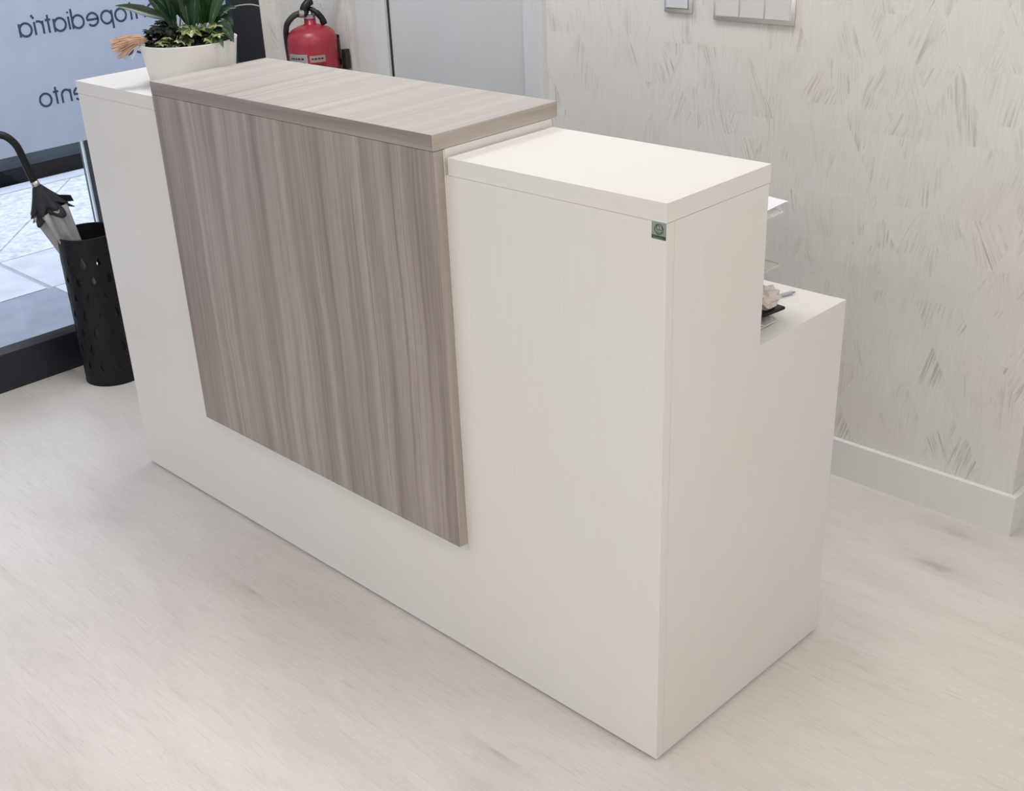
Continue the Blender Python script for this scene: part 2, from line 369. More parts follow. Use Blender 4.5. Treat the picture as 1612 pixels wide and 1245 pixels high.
def lathe(profile, cx, cy, n=48, bm=None, cap=False):
    bm = bm or bmesh.new(); rings = []
    for r, z in profile:
        rings.append([bm.verts.new((cx + r * math.cos(2 * PI * i / n), cy + r * math.sin(2 * PI * i / n), z)) for i in range(n)] if r > 1e-6 else [bm.verts.new((cx, cy, z))])
    for a, b in zip(rings, rings[1:]):
        for i in range(n):
            j = (i + 1) % n
            if len(a) == 1 and len(b) == 1: continue
            if len(a) == 1: bm.faces.new((a[0], b[i], b[j]))
            elif len(b) == 1: bm.faces.new((a[i], a[j], b[0]))
            else: bm.faces.new((a[i], a[j], b[j], b[i]))
    return bm
def smooth_path(pts, k=6):
    P = [Vector(p) for p in pts]; out = []
    Q = [2 * P[0] - P[1]] + P + [2 * P[-1] - P[-2]]
    for i in range(1, len(Q) - 2):
        for s in range(k):
            t = s / k; p0, p1, p2, p3 = Q[i - 1:i + 3]
            out.append(0.5 * ((2 * p1) + (p2 - p0) * t + (2 * p0 - 5 * p1 + 4 * p2 - p3) * t * t + (3 * p1 - p0 - 3 * p2 + p3) * t ** 3))
    out.append(P[-1]); return out
def tube(pts, r, n=10, bm=None, closed=False):
    bm = bm or bmesh.new(); P = [Vector(p) for p in pts]; m_ = len(P)
    R = r if isinstance(r, (list, tuple)) else [r] * m_
    up = Vector((0.13, 0.21, 0.97)); rings = []
    for i, p in enumerate(P):
        if closed: t = P[(i + 1) % m_] - P[i - 1]
        else: t = P[min(i + 1, m_ - 1)] - P[max(i - 1, 0)]
        t.normalize()
        a = up - t * up.dot(t)
        if a.length < 1e-3: a = Vector((1, 0, 0)) - t * t.x
        a.normalize(); b = t.cross(a); up = a
        rings.append([bm.verts.new(p + (a * math.cos(2 * PI * k / n) + b * math.sin(2 * PI * k / n)) * R[i]) for k in range(n)])
    last = m_ if closed else m_ - 1
    for i in range(last):
        A, B = rings[i], rings[(i + 1) % m_]
        for k in range(n): bm.faces.new((A[k], A[(k + 1) % n], B[(k + 1) % n], B[k]))
    if not closed: bm.faces.new(rings[0][::-1]); bm.faces.new(rings[-1])
    return bm

# ------------------------------------------------------------------ the setting
obj('floor', box(-2.72, 2.6, -3.6, 3.6, -0.05, 0.0), M_FLOOR, kind='structure', label='whitewashed oak floor with faint knots')
obj('ceiling', box(-2.76, 2.72, -3.72, 3.72, 2.6, 2.68), M_CEIL, kind='structure')
WY = 1.21
# back wall, door opening x -2.06..-1.445
DX0, DX1, DZ = -2.063, -1.445, 2.06
bw = box(DX1, 0.127, WY, WY + 0.11, 0, 2.6); box(-2.82, DX0, WY, WY + 0.11, 0, 2.6, bw); box(DX0, DX1, WY, WY + 0.11, DZ, 2.6, bw)
obj('wall_back', bw, M_PAPER, kind='structure', label='pale grey wallpaper of brushed triangles')
obj('wall_side', box(0.027, 0.127, WY + 0.11, 3.6, 0, 2.6), M_PAPER_SIDE, kind='structure')
obj('wall_right', box(2.6, 2.7, -3.6, 3.6, 0, 2.6), M_PAINT, kind='structure')
obj('wall_front', box(-2.7, 2.7, -3.7, -3.6, 0, 2.6), M_PAINT, kind='structure')
obj('wall_far', box(0.127, 2.7, 3.6, 3.7, 0, 2.6), M_PAINT, kind='structure')
def skirting(bm, x0, x1, y0, y1):
    return box(x0, x1, y0, y1, 0, 0.105, bm)
obj('baseboard_back', box(-1.365, 0.1421, WY - 0.0145, WY, 0, 0.106), M_TRIM, kind='structure', bevel=0.002, seg=2, label='white skirting board along the wallpapered wall')
obj('baseboard_side', box(0.1275, 0.142, WY + 0.0002, 3.6, 0, 0.106), M_TRIM, kind='structure', bevel=0.002, seg=2)
obj('baseboard_left', box(-2.70, -2.24, WY - 0.014, WY, 0, 0.106), M_TRIM, kind='structure', bevel=0.002)

# door and its trims
d = thing('door_1', 'flush pale grey door in the wallpapered wall', None, ((DX0 + DX1) / 2, WY, 0), kind='structure')
obj('door_leaf', box(DX0 + 0.004, DX1 - 0.003, WY + 0.004, WY + 0.044, 0.006, DZ - 0.004), M_DOOR, d, bevel=0.0015)
obj('gap_shade', box(DX0 + 0.0002, DX0 + 0.0034, WY - 0.002, WY + 0.02, 0.006, DZ - 0.004), M_DOORBLACK, d)  # black strip painting the shade in the gap beside the leaf
obj('gap_backing', box(DX0, DX1, WY + 0.05, WY + 0.10, 0.0, DZ), M_DOORBLACK, d)  # black sheet added behind the leaf to keep its gap dark
hb = box(DX1 - 0.0075, DX1 - 0.0015, WY - 0.004, WY + 0.006, 1.163, 1.30)  # narrow dark bar at the right edge of the door
obj('dark_bar', hb, M_DOORBLACK, d, label='thin dark strip on the door edge')
hb = tube([(DX0 + 0.07, WY + 0.004, 1.30), (DX0 + 0.07, WY - 0.045, 1.30), (DX0 + 0.085, WY - 0.05, 1.30), (DX0 + 0.19, WY - 0.05, 1.30)], 0.009, 12)
obj('door_handle', hb, M_CHROME, d, smooth=True)
# architraves
obj('trim_1', prism([(-2.2415, WY), (-2.2415, WY - 0.006), (-2.222, WY - 0.007), (-2.213, WY - 0.014), (-2.12, WY - 0.015), (DX0 - 0.001, WY - 0.012), (DX0 - 0.001, WY)], 'z', 0, DZ + 0.09),
    M_TRIMD, kind='structure', label='moulded white architrave beside the fire extinguisher')
obj('trim_2', prism([(DX1, WY), (DX1, WY - 0.012), (-1.385, WY - 0.015), (-1.371, WY - 0.010), (-1.365, WY)], 'z', 0, DZ + 0.09), M_JAMB, kind='structure',
    label='cool white architrave between door and wallpaper')
obj('trim_3', box(DX0, DX1, WY - 0.014, WY, DZ, DZ + 0.09), M_TRIMD, kind='structure')

# ------------------------------------------------------------------ shopfront (window_1)
W = thing('window_1', 'black framed shopfront with blue lettered film', None, (-2.74, 0, 0), kind='structure')
rail = box(-2.775, -2.700, -3.6, 1.03, 0, 0.128)
obj('bottom_rail', rail, M_FRAME, W, bevel=0.002, label='tall black bottom rail')
obj('glazing_bead', prism([(-2.722, 0.128), (-2.704, 0.128), (-2.712, 0.1385), (-2.724, 0.1465)], 'y', -3.6, 1.03), M_BEAD, W, label='dark grey glazing bead')
obj('post', box(-2.79, -2.700, 1.033, 1.150, 0, 2.6), M_FRAME, W, bevel=0.0025, label='wide black end post')
obj('post', box(-2.79, -2.700, -1.32, -1.21, 0.1285, 2.45), M_FRAME, W, bevel=0.0025)
obj('post', box(-2.79, -2.700, -3.6, -3.50, 0.1285, 2.45), M_FRAME, W, bevel=0.0025)
obj('top_rail', box(-2.79, -2.700, -3.6, 1.033, 2.45, 2.6), M_FRAME, W, bevel=0.0025)
obj('glass_pane', box(-2.744, -2.736, -1.21, 1.034, 0.128, 2.45), M_GLASS, W)
obj('glass_pane', box(-2.744, -2.736, -3.50, -1.32, 0.128, 2.45), M_GLASS, W)
V = obj('vinyl_film', box(-2.7358, -2.7345, -1.20, 1.033, 0.747, 2.44), M_VINYL, W, label='pale blue film seen from its back')
obj('vinyl_film', box(-2.7358, -2.7345, -3.49, -1.33, 0.747, 2.44), M_VINYL, W)
obj('corner_return', box(-2.80, -2.700, 1.1505, WY, 0, 2.6), M_PAPER_SIDE, W, label='narrow strip of wall beside the end post')

# stroke lettering, mirrored because it is read from the street: word runs from +y to -y
XH = 0.0395
def arc(cx, cy, r, a0, a1, n=14):
    return [(cx + r * math.cos(math.radians(a0 + (a1 - a0) * i / n)), cy + r * math.sin(math.radians(a0 + (a1 - a0) * i / n))) for i in range(n + 1)]
O_ = [arc(0.5, 0.5, 0.5, 0, 360, 26)]
GL = {  # advance width, strokes; units of x-height
 'o': (1.0, O_), 'a': (1.0, O_ + [[(1.0, 1.0), (1.0, 0.0)]]), 'd': (1.0, O_ + [[(1.0, 1.55), (1.0, 0.0)]]),
 'p': (1.0, O_ + [[(0.0, 1.0), (0.0, -0.45)]]), 'q': (1.0, O_ + [[(1.0, 1.0), (1.0, -0.45)]]),
 'e': (1.0, [[(0.0, 0.5), (1.0, 0.5)] + arc(0.5, 0.5, 0.5, 0, 318, 24)[1:]]),
 'c': (0.9, [arc(0.5, 0.5, 0.5, 42, 318, 20)]),
 'i': (0.0, [[(0, 1.0), (0, 0.0)], [(0, 1.38), (0, 1.26)]]), 'I': (0.0, [[(0, 1.0), (0, 0.0)], [(0.16, 1.52), (-0.02, 1.24)]]),
 't': (0.36, [[(0.18, 1.38), (0.18, 0.0)], [(-0.04, 1.0), (0.42, 1.0)]]),
 'n': (0.78, [[(0, 1.0), (0, 0.0)], [(0, 0.55)] + arc(0.39, 0.61, 0.39, 180, 0, 12) + [(0.78, 0.0)]]),
 'r': (0.40, [[(0, 1.0), (0, 0.0)], [(0, 0.55)] + arc(0.39, 0.61, 0.39, 180, 70, 8)]),
 'm': (1.30, [[(0, 1.0), (0, 0.0)], [(0, 0.6)] + arc(0.325, 0.68, 0.325, 180, 0, 10) + [(0.65, 0.0)], [(0.65, 0.6)] + arc(0.975, 0.68, 0.325, 180, 0, 10) + [(1.3, 0.0)]]),
 'u': (0.76, [[(0, 1.0), (0, 0.38)] + arc(0.38, 0.38, 0.38, 180, 360, 12) + [(0.76, 1.0)], [(0.76, 1.0), (0.76, 0.0)]]),
 'l': (0.0, [[(0, 1.55), (0, 0.0)]]), 's': (0.55, [[(0.52, 0.82)] + arc(0.28, 0.75, 0.25, 30, 250, 8) + arc(0.28, 0.26, 0.27, 70, -160, 8)]),
 'E': (0.75, [[(0.75, 1.5), (0, 1.5), (0, 0), (0.75, 0)], [(0, 0.8), (0.68, 0.8)]]),
 'B': (0.8, [[(0, 0), (0, 1.5), (0.4, 1.5)] + arc(0.4, 1.14, 0.36, 90, -90, 8) + [(0, 0.78)], [(0.4, 0.78)] + arc(0.42, 0.39, 0.39, 90, -90, 8) + [(0, 0)]]),
 'O': (1.5, [arc(0.75, 0.75, 0.75, 0, 360, 30)]), 'é': (1.0, [[(0.0, 0.5), (1.0, 0.5)] + arc(0.5, 0.5, 0.5, 0, 318, 24)[1:], [(0.62, 1.55), (0.45, 1.22)]]),
}
GAP = 0.30
def word_width(s): return sum(GL[c][0] for c in s) + GAP * (len(s) - 1)
def lettering(word, y_end, z_base, xh=XH, sw=0.0068, slope=0.0):
    bm = bmesh.new(); tot = word_width(word) * xh; u = 0.0
    x0, x1 = -2.7345, -2.7335
    for ch in word:
        adv, strokes = GL[ch]
        for si, st in enumerate(strokes):
            x1 = -2.7335 + 0.00025 * si
            P = [Vector((y_end + tot - (u + p[0]) * xh, z_base + p[1] * xh)) for p in st]
            n = len(P); Ls, Rs = [], []
            closed = (P[0] - P[-1]).length < 1e-4
            for i, p in enumerate(P):
                if closed: t = P[(i + 1) % (n - 1)] - P[(i - 1) % (n - 1)] if 0 < i < n - 1 else P[1] - P[n - 2]
                else: t = P[min(i + 1, n - 1)] - P[max(i - 1, 0)]
                t.normalize(); nn = Vector((-t.y, t.x)) * sw / 2
                Ls.append(p + nn); Rs.append(p - nn)
            vv = [[bm.verts.new((x, q.x, q.y)) for q in S] for x in (x0, x1) for S in (Ls, Rs)]
            a, b, c, e = vv
            for i in range(n - 1):
                bm.faces.new((a[i], a[i + 1], b[i + 1], b[i])); bm.faces.new((c[i], e[i], e[i + 1], c[i + 1]))
                bm.faces.new((a[i], c[i], c[i + 1], a[i + 1])); bm.faces.new((b[i], b[i + 1], e[i + 1], e[i]))
        u += adv + GAP
    return obj('lettering', bm, M_LETTER, V)
lettering('OdontopediatrIa', 0.268, 1.100)
lettering('Estética', 0.606, 0.992)
lettering('Blanqueamiento', 0.2855, 0.880)

# ------------------------------------------------------------------ street outside
st = thing('pavement', 'pale stone pavement outside the shopfront', None, (-4, 0, 0), kind='structure')
obj('paving_bed', box(-5.32, -2.776, -6, 6, -0.12, -0.026), M_JOINT, st)
tm = plain('threshold_stone_light', (0.40, 0.41, 0.45), 0.55, var=0.08, scale=8)
def slab(x0, x1, y0, y1, mat, dz=0.0):
    g = 0.003
    obj('paving_slab', box(x0 + g, x1 - g, y0 + g, y1 - g, -0.06, -0.02 + dz), mat, st, bevel=0.002)
slab(-3.63, -2.78, -0.85, 0.575, M_SLABD)
slab(-3.63, -2.78, -2.3, -0.85, M_SLABD)
slab(-3.63, -2.78, 0.575, 1.9, M_SLAB)
slab(-3.63, -2.78, 1.9, 3.2, M_SLAB)
for i, yy in enumerate((-2.9, -1.75, -0.6, 0.57, 1.72, 2.87)):
    slab(-4.14, -3.63, yy, yy + 1.15, M_SLAB, 0.0008 * (i % 3))
# the mottled outer slabs, one of them cut on the diagonal
g = 0.003
def polyslab(pts):
    obj('paving_slab', prism(pts, 'z', -0.06, -0.0195), M_SLABR, st, bevel=0.002)
polyslab([(-4.144, 0.50), (-4.144, -1.6), (-5.26, -1.6), (-5.26, 1.49)])
polyslab([(-4.144, 0.512), (-5.26, 1.502), (-5.26, 2.4), (-4.144, 2.4)])
slab(-5.26, -4.14, -4.0, -1.6, M_SLABR); slab(-5.26, -4.14, 2.403, 4.9, M_SLABR)
for i in range(8):
    yy = -4.1 + i * 1.15
    obj('kerb_stone', box(-5.40, -5.27, yy + 0.003, yy + 1.147, -0.12, -0.018), M_SLAB, st, bevel=0.004)
obj('roadway', box(-14, -5.401, -8, 9, -0.2, -0.13), plain('asphalt', (0.10, 0.105, 0.115), 0.9, var=0.2, scale=60), kind='structure')
lw = prism([(-5.70, 0.062), (-5.43, 0.062), (-5.437, 0.085), (-5.468, 0.13), (-5.52, 0.18), (-5.60, 0.225), (-5.70, 0.24), (-5.98, 0.24), (-5.98, 0.062)], 'y', -4, 5)  # made-up shape for a dark band; its curve sets the grey fade
lwo = obj('stand_in_ridge', lw, M_RIDGE, kind='structure', smooth=False, label='made-up low dark rounded shape at the edge of the pavement')
obj('black_foot', box(-5.98, -5.435, -4, 5, -0.12, 0.0615), plain('black_ridge_foot', (0.006, 0.007, 0.01), 0.7, spec=0.2, var=0.1, scale=1), lwo)  # lower piece of the made-up shape, coloured black to deepen the fade
gp = thing('stand_in_post', 'made-up slim grey post with a painted white highlight behind the shop glass', 'post', (-2.80, 0.43, 0))  # made-up post for an unidentified upright behind the glass
obj('post_body', box(-2.80, -2.765, 0.418, 0.50, -0.02, 0.742), M_ALU, gp, bevel=0.001)
obj('edge_highlight', box(-2.776, -2.763, 0.4125, 0.4178, -0.02, 0.742), M_ALUW, gp, bevel=0.001, label='white strip painting the edge highlight')  # lit edge painted as a white strip
obj('facade_pier', box(-3.10, -2.825, 1.19, 3.2, -0.02, 3.2), M_FACADE, kind='structure')

# ------------------------------------------------------------------ reception desk
DESK = thing('reception_desk', 'white reception desk with raised grey-brown wood-grain centre panel and top', 'desk', (-0.933, 0.28, 0))
LX = -1.8663; H = 1.0975; H2 = 0.7738; D = 0.5612; DU = 0.2772
XL, XR = -1.4440, -0.4925
obj('front_panel', box(LX, 0, 0, 0.019, 0.0065, 1.0655), M_WHITE, DESK, bevel=0.0006)
def side(x0, x1):
    return prism([(0.0195, 0.0065), (D, 0.0065), (D, H2), (DU - 0.004, H2), (DU - 0.004, 1.0655), (0.0195, 1.0655)], 'x', x0, x1)
obj('side_panel', side(-0.019, 0), M_WHITE, DESK, bevel=0.0006)
obj('side_panel', side(LX, LX + 0.019), M_WHITE, DESK, bevel=0.0006)
obj('counter_top', box(-0.4862, 0, -0.0005, DU, 1.0662, H), M_WHITE_EDGE, DESK, bevel=0.0006, label='low white counter top at the right end')
obj('counter_top', box(LX, XL + 0.02, -0.0005, DU, 1.0662, H), M_WHITE_EDGE, DESK, bevel=0.0006, label='low white counter top at the far end')
obj('riser', box(XL + 0.021, XR - 0.0006, 0.0005, 0.281, 1.0662, 1.1122), M_WHITE, DESK, bevel=0.0005)
obj('edge_banding', box(XR - 0.0012, XR - 0.0007, -0.0032, -0.0003, 0.292, 1.111), M_WHITE, DESK, label='thin pale line along the panel edge')
# raised wood top: faces take their grain direction; the top's lit tone is in its colour
ZT, ZB = 1.1425, 1.1128
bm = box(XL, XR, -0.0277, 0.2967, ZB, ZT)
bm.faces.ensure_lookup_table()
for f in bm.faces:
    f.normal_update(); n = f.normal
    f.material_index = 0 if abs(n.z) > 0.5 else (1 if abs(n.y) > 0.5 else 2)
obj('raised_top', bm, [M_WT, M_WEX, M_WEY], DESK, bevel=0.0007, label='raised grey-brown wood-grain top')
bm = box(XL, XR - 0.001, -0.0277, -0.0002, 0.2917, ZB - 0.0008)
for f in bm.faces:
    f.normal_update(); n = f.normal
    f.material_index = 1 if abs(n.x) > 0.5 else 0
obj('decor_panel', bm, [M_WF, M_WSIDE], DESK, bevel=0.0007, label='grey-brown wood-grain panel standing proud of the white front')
obj('worktop', box(LX + 0.0192, -0.0192, 0.0195, D - 0.0005, H2 - 0.0285, H2 - 0.0004), M_WHITE_EDGE, DESK, bevel=0.0005)
obj('inner_shelf', box(LX + 0.0192, -0.9602, 0.0195, 0.245, 0.945, 0.963), M_WHITE, DESK, bevel=0.0005)
obj('divider', box(-0.96, -0.942, 0.0195, 0.27, H2, 0.944), M_WHITE, DESK, bevel=0.0005)
obj('gap_shadow', box(LX + 0.010, -0.010, 0.010, D - 0.010, 0.0, 0.0063), M_FRAME, DESK, label='black strip painting the shadow gap along the floor')  # shadow under the desk painted as a black strip
# sticker on the front corner
S = obj('sticker', box(-0.0290, -0.0012, -0.0006, 0.0, 1.0385, 1.0652), M_STK, DESK, label='small grey-green maker sticker with a round emblem')
bm = bmesh.new()
def ringstroke(bm, cx, cz, r, wd, a0, a1, y0, y1, n=22, sx=1.0):
    for i in range(n):
        t0 = math.radians(a0 + (a1 - a0) * i / n); t1 = math.radians(a0 + (a1 - a0) * (i + 1) / n)
        q = [(cx + sx * rr * math.cos(t), cz + rr * math.sin(t)) for rr, t in ((r, t0), (r, t1), (r - wd, t1), (r - wd, t0))]
        prism(q, 'y', y0, y1, bm)
ringstroke(bm, -0.0148, 1.0545, 0.0088, 0.0012, 0, 360, -0.0009, -0.0006)
ringstroke(bm, -0.0165, 1.0570, 0.0042, 0.0011, 20, 300, -0.0009, -0.0006, 14)
ringstroke(bm, -0.0110, 1.0560, 0.0034, 0.0010, 200, 420, -0.0009, -0.0006, 12)
obj('emblem', bm, M_STKD, S)
bm = bmesh.new(); ringstroke(bm, -0.0140, 1.0530, 0.0062, 0.0030, 200, 340, -0.00095, -0.0006, 14)
box(-0.0255, -0.0065, -0.0009, -0.0006, 1.0398, 1.0412, bm)
obj('green_swirl', bm, M_STKG, S)
bm = box(-0.0286, -0.0016, -0.00085, -0.0006, 1.0388, 1.0446)
obj('dark_band', bm, M_STKD, S)

# ------------------------------------------------------------------ things on the desk's inner worktop
tr = thing('letter_tray', 'stack of clear acrylic letter trays on the staff side of the desk', 'letter tray', (-0.16, 0.25, H2))
X0, X1, Y0, Y1 = -0.285, -0.036, 0.07, 0.386
for i, z in enumerate((H2 + 0.003, H2 + 0.110, H2 + 0.208)):
    bm = bmesh.new()
    box(X0, X1, Y0, Y1, z, z + 0.002, bm)
    t_ = obj('tray', bm, M_ACRYL, tr)
    bm = tube([(X0, Y1, z + 0.003), (X1 - 0.01, Y1, z + 0.003), (X1 - 0.003, Y1 - 0.004, z + 0.003), (X1, Y1 - 0.012, z + 0.003), (X1, Y0, z + 0.003)], 0.0010, 6)
    obj('rim', bm, M_ACEDGE, t_)
    bm = tube([(X1, Y1 - 0.045, z + 0.004), (X1, Y1 - 0.075, z + 0.019), (X1, Y0, z + 0.019)], 0.0009, 6)
    obj('side_lip', bm, M_ACEDGE, t_)
for x in (X0 + 0.004, X1 - 0.002):
    for y in (Y0 + 0.02, Y1 - 0.06): obj('upright', tube([(x, y, H2), (x, y, H2 + 0.208)], 0.0009, 6), M_ACEDGE, tr)
for k, (y1, z, rot, lab) in enumerate(((0.400, H2 + 0.2128, -0.04, 'lowest white sheet on the top letter tray'), (0.440, H2 + 0.2145, -0.13, 'white sheet on the top letter tray, its corner jutting out furthest'),
                                (0.412, H2 + 0.2162, 0.06, 'topmost white sheet on the letter trays'))):
    bm = box(-0.105, 0.105, -0.297, 0.0, 0, 0.0009)
    bmesh.ops.rotate(bm, verts=bm.verts, cent=(0, 0, 0), matrix=Matrix.Rotation(rot, 3, 'Z'))
    bmesh.ops.translate(bm, verts=bm.verts, vec=(-0.160, y1, z))
    obj('paper_sheet', bm, M_PAPERW, None, origin=(-0.160, y1 - 0.1, z), cat='paper', group='loose sheets on the top letter tray', label=lab)
# dark folder, bag, pen
bm = box(-0.100, 0.100, -0.13, 0.13, 0, 0.006)
bmesh.ops.rotate(bm, verts=bm.verts, cent=(0, 0, 0), matrix=Matrix.Rotation(-0.12, 3, 'Z'))
bmesh.ops.translate(bm, verts=bm.verts, vec=(-0.150, 0.290, H2 + 0.0190))
obj('dark_folder', bm, M_BLACK, origin=(-0.150, 0.290, H2 + 0.0190), cat='folder', bevel=0.0015, label='black folder in the lowest clear letter tray')
def blob(c, r, sq, seed):
    rnd = random.Random(seed); bm = bmesh.new(); bmesh.ops.create_icosphere(bm, subdivisions=3, radius=1)
    for v in bm.verts:
        v.co *= (1 + rnd.uniform(-0.16, 0.16)); v.co = Vector((c[0] + v.co.x * r * sq[0], c[1] + v.co.y * r * sq[1], c[2] + v.co.z * r * sq[2]))
    return bm
obj('crumpled_bag', blob((-0.062, 0.379, H2 + 0.0465), 0.026, (1.0, 1.0, 0.86), 4), M_BAG, origin=(-0.062, 0.372, H2 + 0.026), cat='bag', label='small crumpled pinkish plastic bag beside the letter tray')
bm = tube([(-0.125, 0.430, H2 + 0.004), (-0.095, 0.522, H2 + 0.004)], 0.0038, 8); 
pn = thing('pen', 'thin grey pen lying on the white worktop', 'pen', (-0.11, 0.476, H2 + 0.004))
obj('pen_barrel', bm, plain('grey_pen', (0.42, 0.42, 0.50), 0.3), pn, smooth=False)
obj('pen_tip', tube([(-0.0949, 0.5222, H2 + 0.004), (-0.092, 0.531, H2 + 0.0035)], [0.0032, 0.0009], 8), M_CHROME, pn)

# ------------------------------------------------------------------ switches
def plate(name, label, x0, x1, zb, zt, n, keymat, group=None):
    t = thing(name, label, 'light switch', ((x0 + x1) / 2, WY, zb))
    bm = box(x0, x1, WY - 0.0085, WY - 0.0001, zb, zt)
    obj('frame', bm, M_SWITCH, t, bevel=0.004, seg=3, smooth=True)
    wd = (x1 - x0 - 0.014) / n
    for i in range(n):
        a = x0 + 0.007 + i * wd
        obj('recess', box(a + 0.001, a + wd - 0.001, WY - 0.0092, WY - 0.0086, zb + 0.0095, zt - 0.0095), M_BEAD if n == 1 else M_SWITCH, t)
        bm = prism([(WY - 0.0093, zb + 0.011), (WY - 0.0130, zb + 0.012), (WY - 0.0110, zt - 0.012), (WY - 0.0093, zt - 0.011)], 'x', a + 0.0022, a + wd - 0.0022)
        obj('rocker', bm, keymat, t, bevel=0.0012, seg=2)
    return t
plate('light_switch', 'white triple rocker switch plate at the top of the wallpapered wall', -0.784, -0.553, 1.1475, 1.235, 3, M_KEY)
plate('light_switch', 'small single switch with a bluish rocker, left of the triple plate', -0.938, -0.853, 1.158, 1.243, 1, M_KEYB)

# ------------------------------------------------------------------ fire extinguisher
ex, ey = -2.352, 1.108
E = thing('fire_extinguisher', 'red fire extinguisher hanging on the wall behind the desk', 'extinguisher', (ex, ey, 0.55))
prof = [(0.0, 0.556), (0.070, 0.556), (0.0835, 0.566), (0.0855, 0.60), (0.0855, 0.985), (0.0835, 1.004), (0.077, 1.021), (0.064, 1.033), (0.045, 1.041), (0.028, 1.0455), (0.0205, 1.049), (0.0195, 1.066), (0.0, 1.066)]
obj('cylinder', lathe(prof, ex, ey, 56), M_RED, E, smooth=True, label='glossy red cylinder')
obj('neck_ring', lathe([(0, 1.0662), (0.021, 1.0662), (0.021, 1.078), (0.014, 1.081), (0.012, 1.09), (0, 1.09)], ex, ey, 24), M_CHROME, E, label='dull metal neck ring')
S1 = Vector((0.59, 0.80, 0)); T1 = Vector((0.80, -0.60, 0)); C0 = Vector((ex, ey, 0))   # screen-right and toward the viewer
def P(a, t, z): return tuple(C0 + S1 * a + T1 * t + Vector((0, 0, z)))
# valve head with two levers rising to the right
bm = tube(smooth_path([P(-0.012, 0.01, 1.083), P(-0.016, 0.012, 1.098), P(-0.006, 0.008, 1.112), P(0.010, 0.0, 1.122)], 4), 0.0135, 12)
obj('valve', bm, M_BLACK, E, smooth=True)
bm = tube(smooth_path([P(-0.008, 0.006, 1.114), P(0.02, 0.0, 1.135), P(0.06, -0.004, 1.153), P(0.10, -0.004, 1.166)], 4), 0.0075, 8)
obj('lever', bm, M_BLACK, E, smooth=True)
bm = tube(smooth_path([P(-0.002, 0.004, 1.100), P(0.035, 0.0, 1.110), P(0.075, -0.004, 1.128)], 4), 0.0055, 8)
bm.free()
bm = tube(smooth_path([P(0.0, 0.0, 1.098), P(0.022, 0.012, 1.087), P(0.040, 0.014, 1.066), P(0.047, 0.012, 1.046)], 5), [0.0085] * 6 + [0.0105] * 6 + [0.0115] * 4, 10)
obj('carry_handle', bm, M_BLACK, E, smooth=True)
pin = [P(0.028 + 0.014 * math.cos(t), 0.01, 1.106 + 0.0065 * math.sin(t)) for t in [2 * PI * i / 22 for i in range(22)]]
obj('pin_ring', tube(pin, 0.0011, 6, closed=True), M_CHROME, E, smooth=True)
hose = smooth_path([P(-0.012, 0.02, 1.083), P(-0.045, 0.028, 1.084), P(-0.074, 0.026, 1.060), P(-0.084, -0.005, 1.030), P(-0.086, -0.035, 0.99), P(-0.084, -0.055, 0.92), P(-0.080, -0.062, 0.75)], 6)
obj('hose', tube(hose, 0.0098, 12), M_HOSE, E, smooth=True)
obj('hose_ferrule', tube([P(-0.020, 0.023, 1.0845), P(-0.036, 0.028, 1.0865)], 0.0125, 14), M_CHROME, E, label='dull metal hose ferrule')
def wrap(z0, z1, a0, a1, rr, n=14):
    """curved patch on the cylinder; angles in degrees to screen-right of the viewer's direction"""
    bm = bmesh.new(); rows = [[], []]
    for i in range(n + 1):
        t = math.radians(a0 + (a1 - a0) * i / n); dvec = T1 * math.cos(t) + S1 * math.sin(t)
        for k, z in enumerate((z0, z1)): rows[k].append(bm.verts.new(C0 + dvec * rr + Vector((0, 0, z))))
    for i in range(n): bm.faces.new((rows[0][i], rows[0][i + 1], rows[1][i + 1], rows[1][i]))
    bmesh.ops.solidify(bm, geom=bm.faces[:], thickness=0.0004)
    return bm
lb = obj('label_plate', wrap(0.80, 0.962, -68, -14, 0.0862), M_LABEL, E, label='grey-white instruction label')
bm = bmesh.new()
def addto(bm, other):
    me = bpy.data.meshes.new('t'); other.to_mesh(me); other.free(); bm.from_mesh(me); bpy.data.meshes.remove(me)
rnd = random.Random(3)
for z in (0.948, 0.9335, 0.920, 0.905, 0.890, 0.875, 0.86, 0.845, 0.83):
    a = -60
    while a < -22:
        wd = rnd.uniform(3, 8); addto(bm, wrap(z - 0.0035, z + 0.0025, a, min(a + wd, -20), 0.0866, 2)); a += wd + 2.5
obj('label_print', bm, M_PRINT, lb)
lb = obj('label_plate', wrap(0.935, 0.957, -9, 27, 0.0862), M_LABEL2, E, label='pinkish white label strip')
bm = bmesh.new(); a = -5
while a < 22:
    wd = rnd.uniform(3, 6); addto(bm, wrap(0.944, 0.949, a, a + wd, 0.0866, 2)); a += wd + 2
obj('label_print', bm, M_PRINT, lb)
bm = wrap(0.80, 0.931, -9, 27, 0.0861)
obj('label_plate', bm, plain('label_red', (0.36, 0.03, 0.04), 0.4), E, label='dark red label field')
# wall bracket
bm = box(ex - 0.02, ex + 0.02, ey + 0.086, WY, 0.90, 1.00)
addto(bm, tube([P(0.09 * math.sin(t), 0.09 * math.cos(t), 0.93) for t in [math.radians(70 + 8 * i) for i in range(15)]], 0.004, 6))
obj('wall_bracket', bm, M_BLACK, E)
bm = tube([P(0.0885, 0.012, 0.995), P(0.0885, 0.012, 0.93)], 0.004, 8)
addto(bm, box(ex + 0.058, ex + 0.078, ey + 0.075, ey + 0.095, 0.895, 0.958))
obj('bracket_clip', bm, M_HOSE, E)

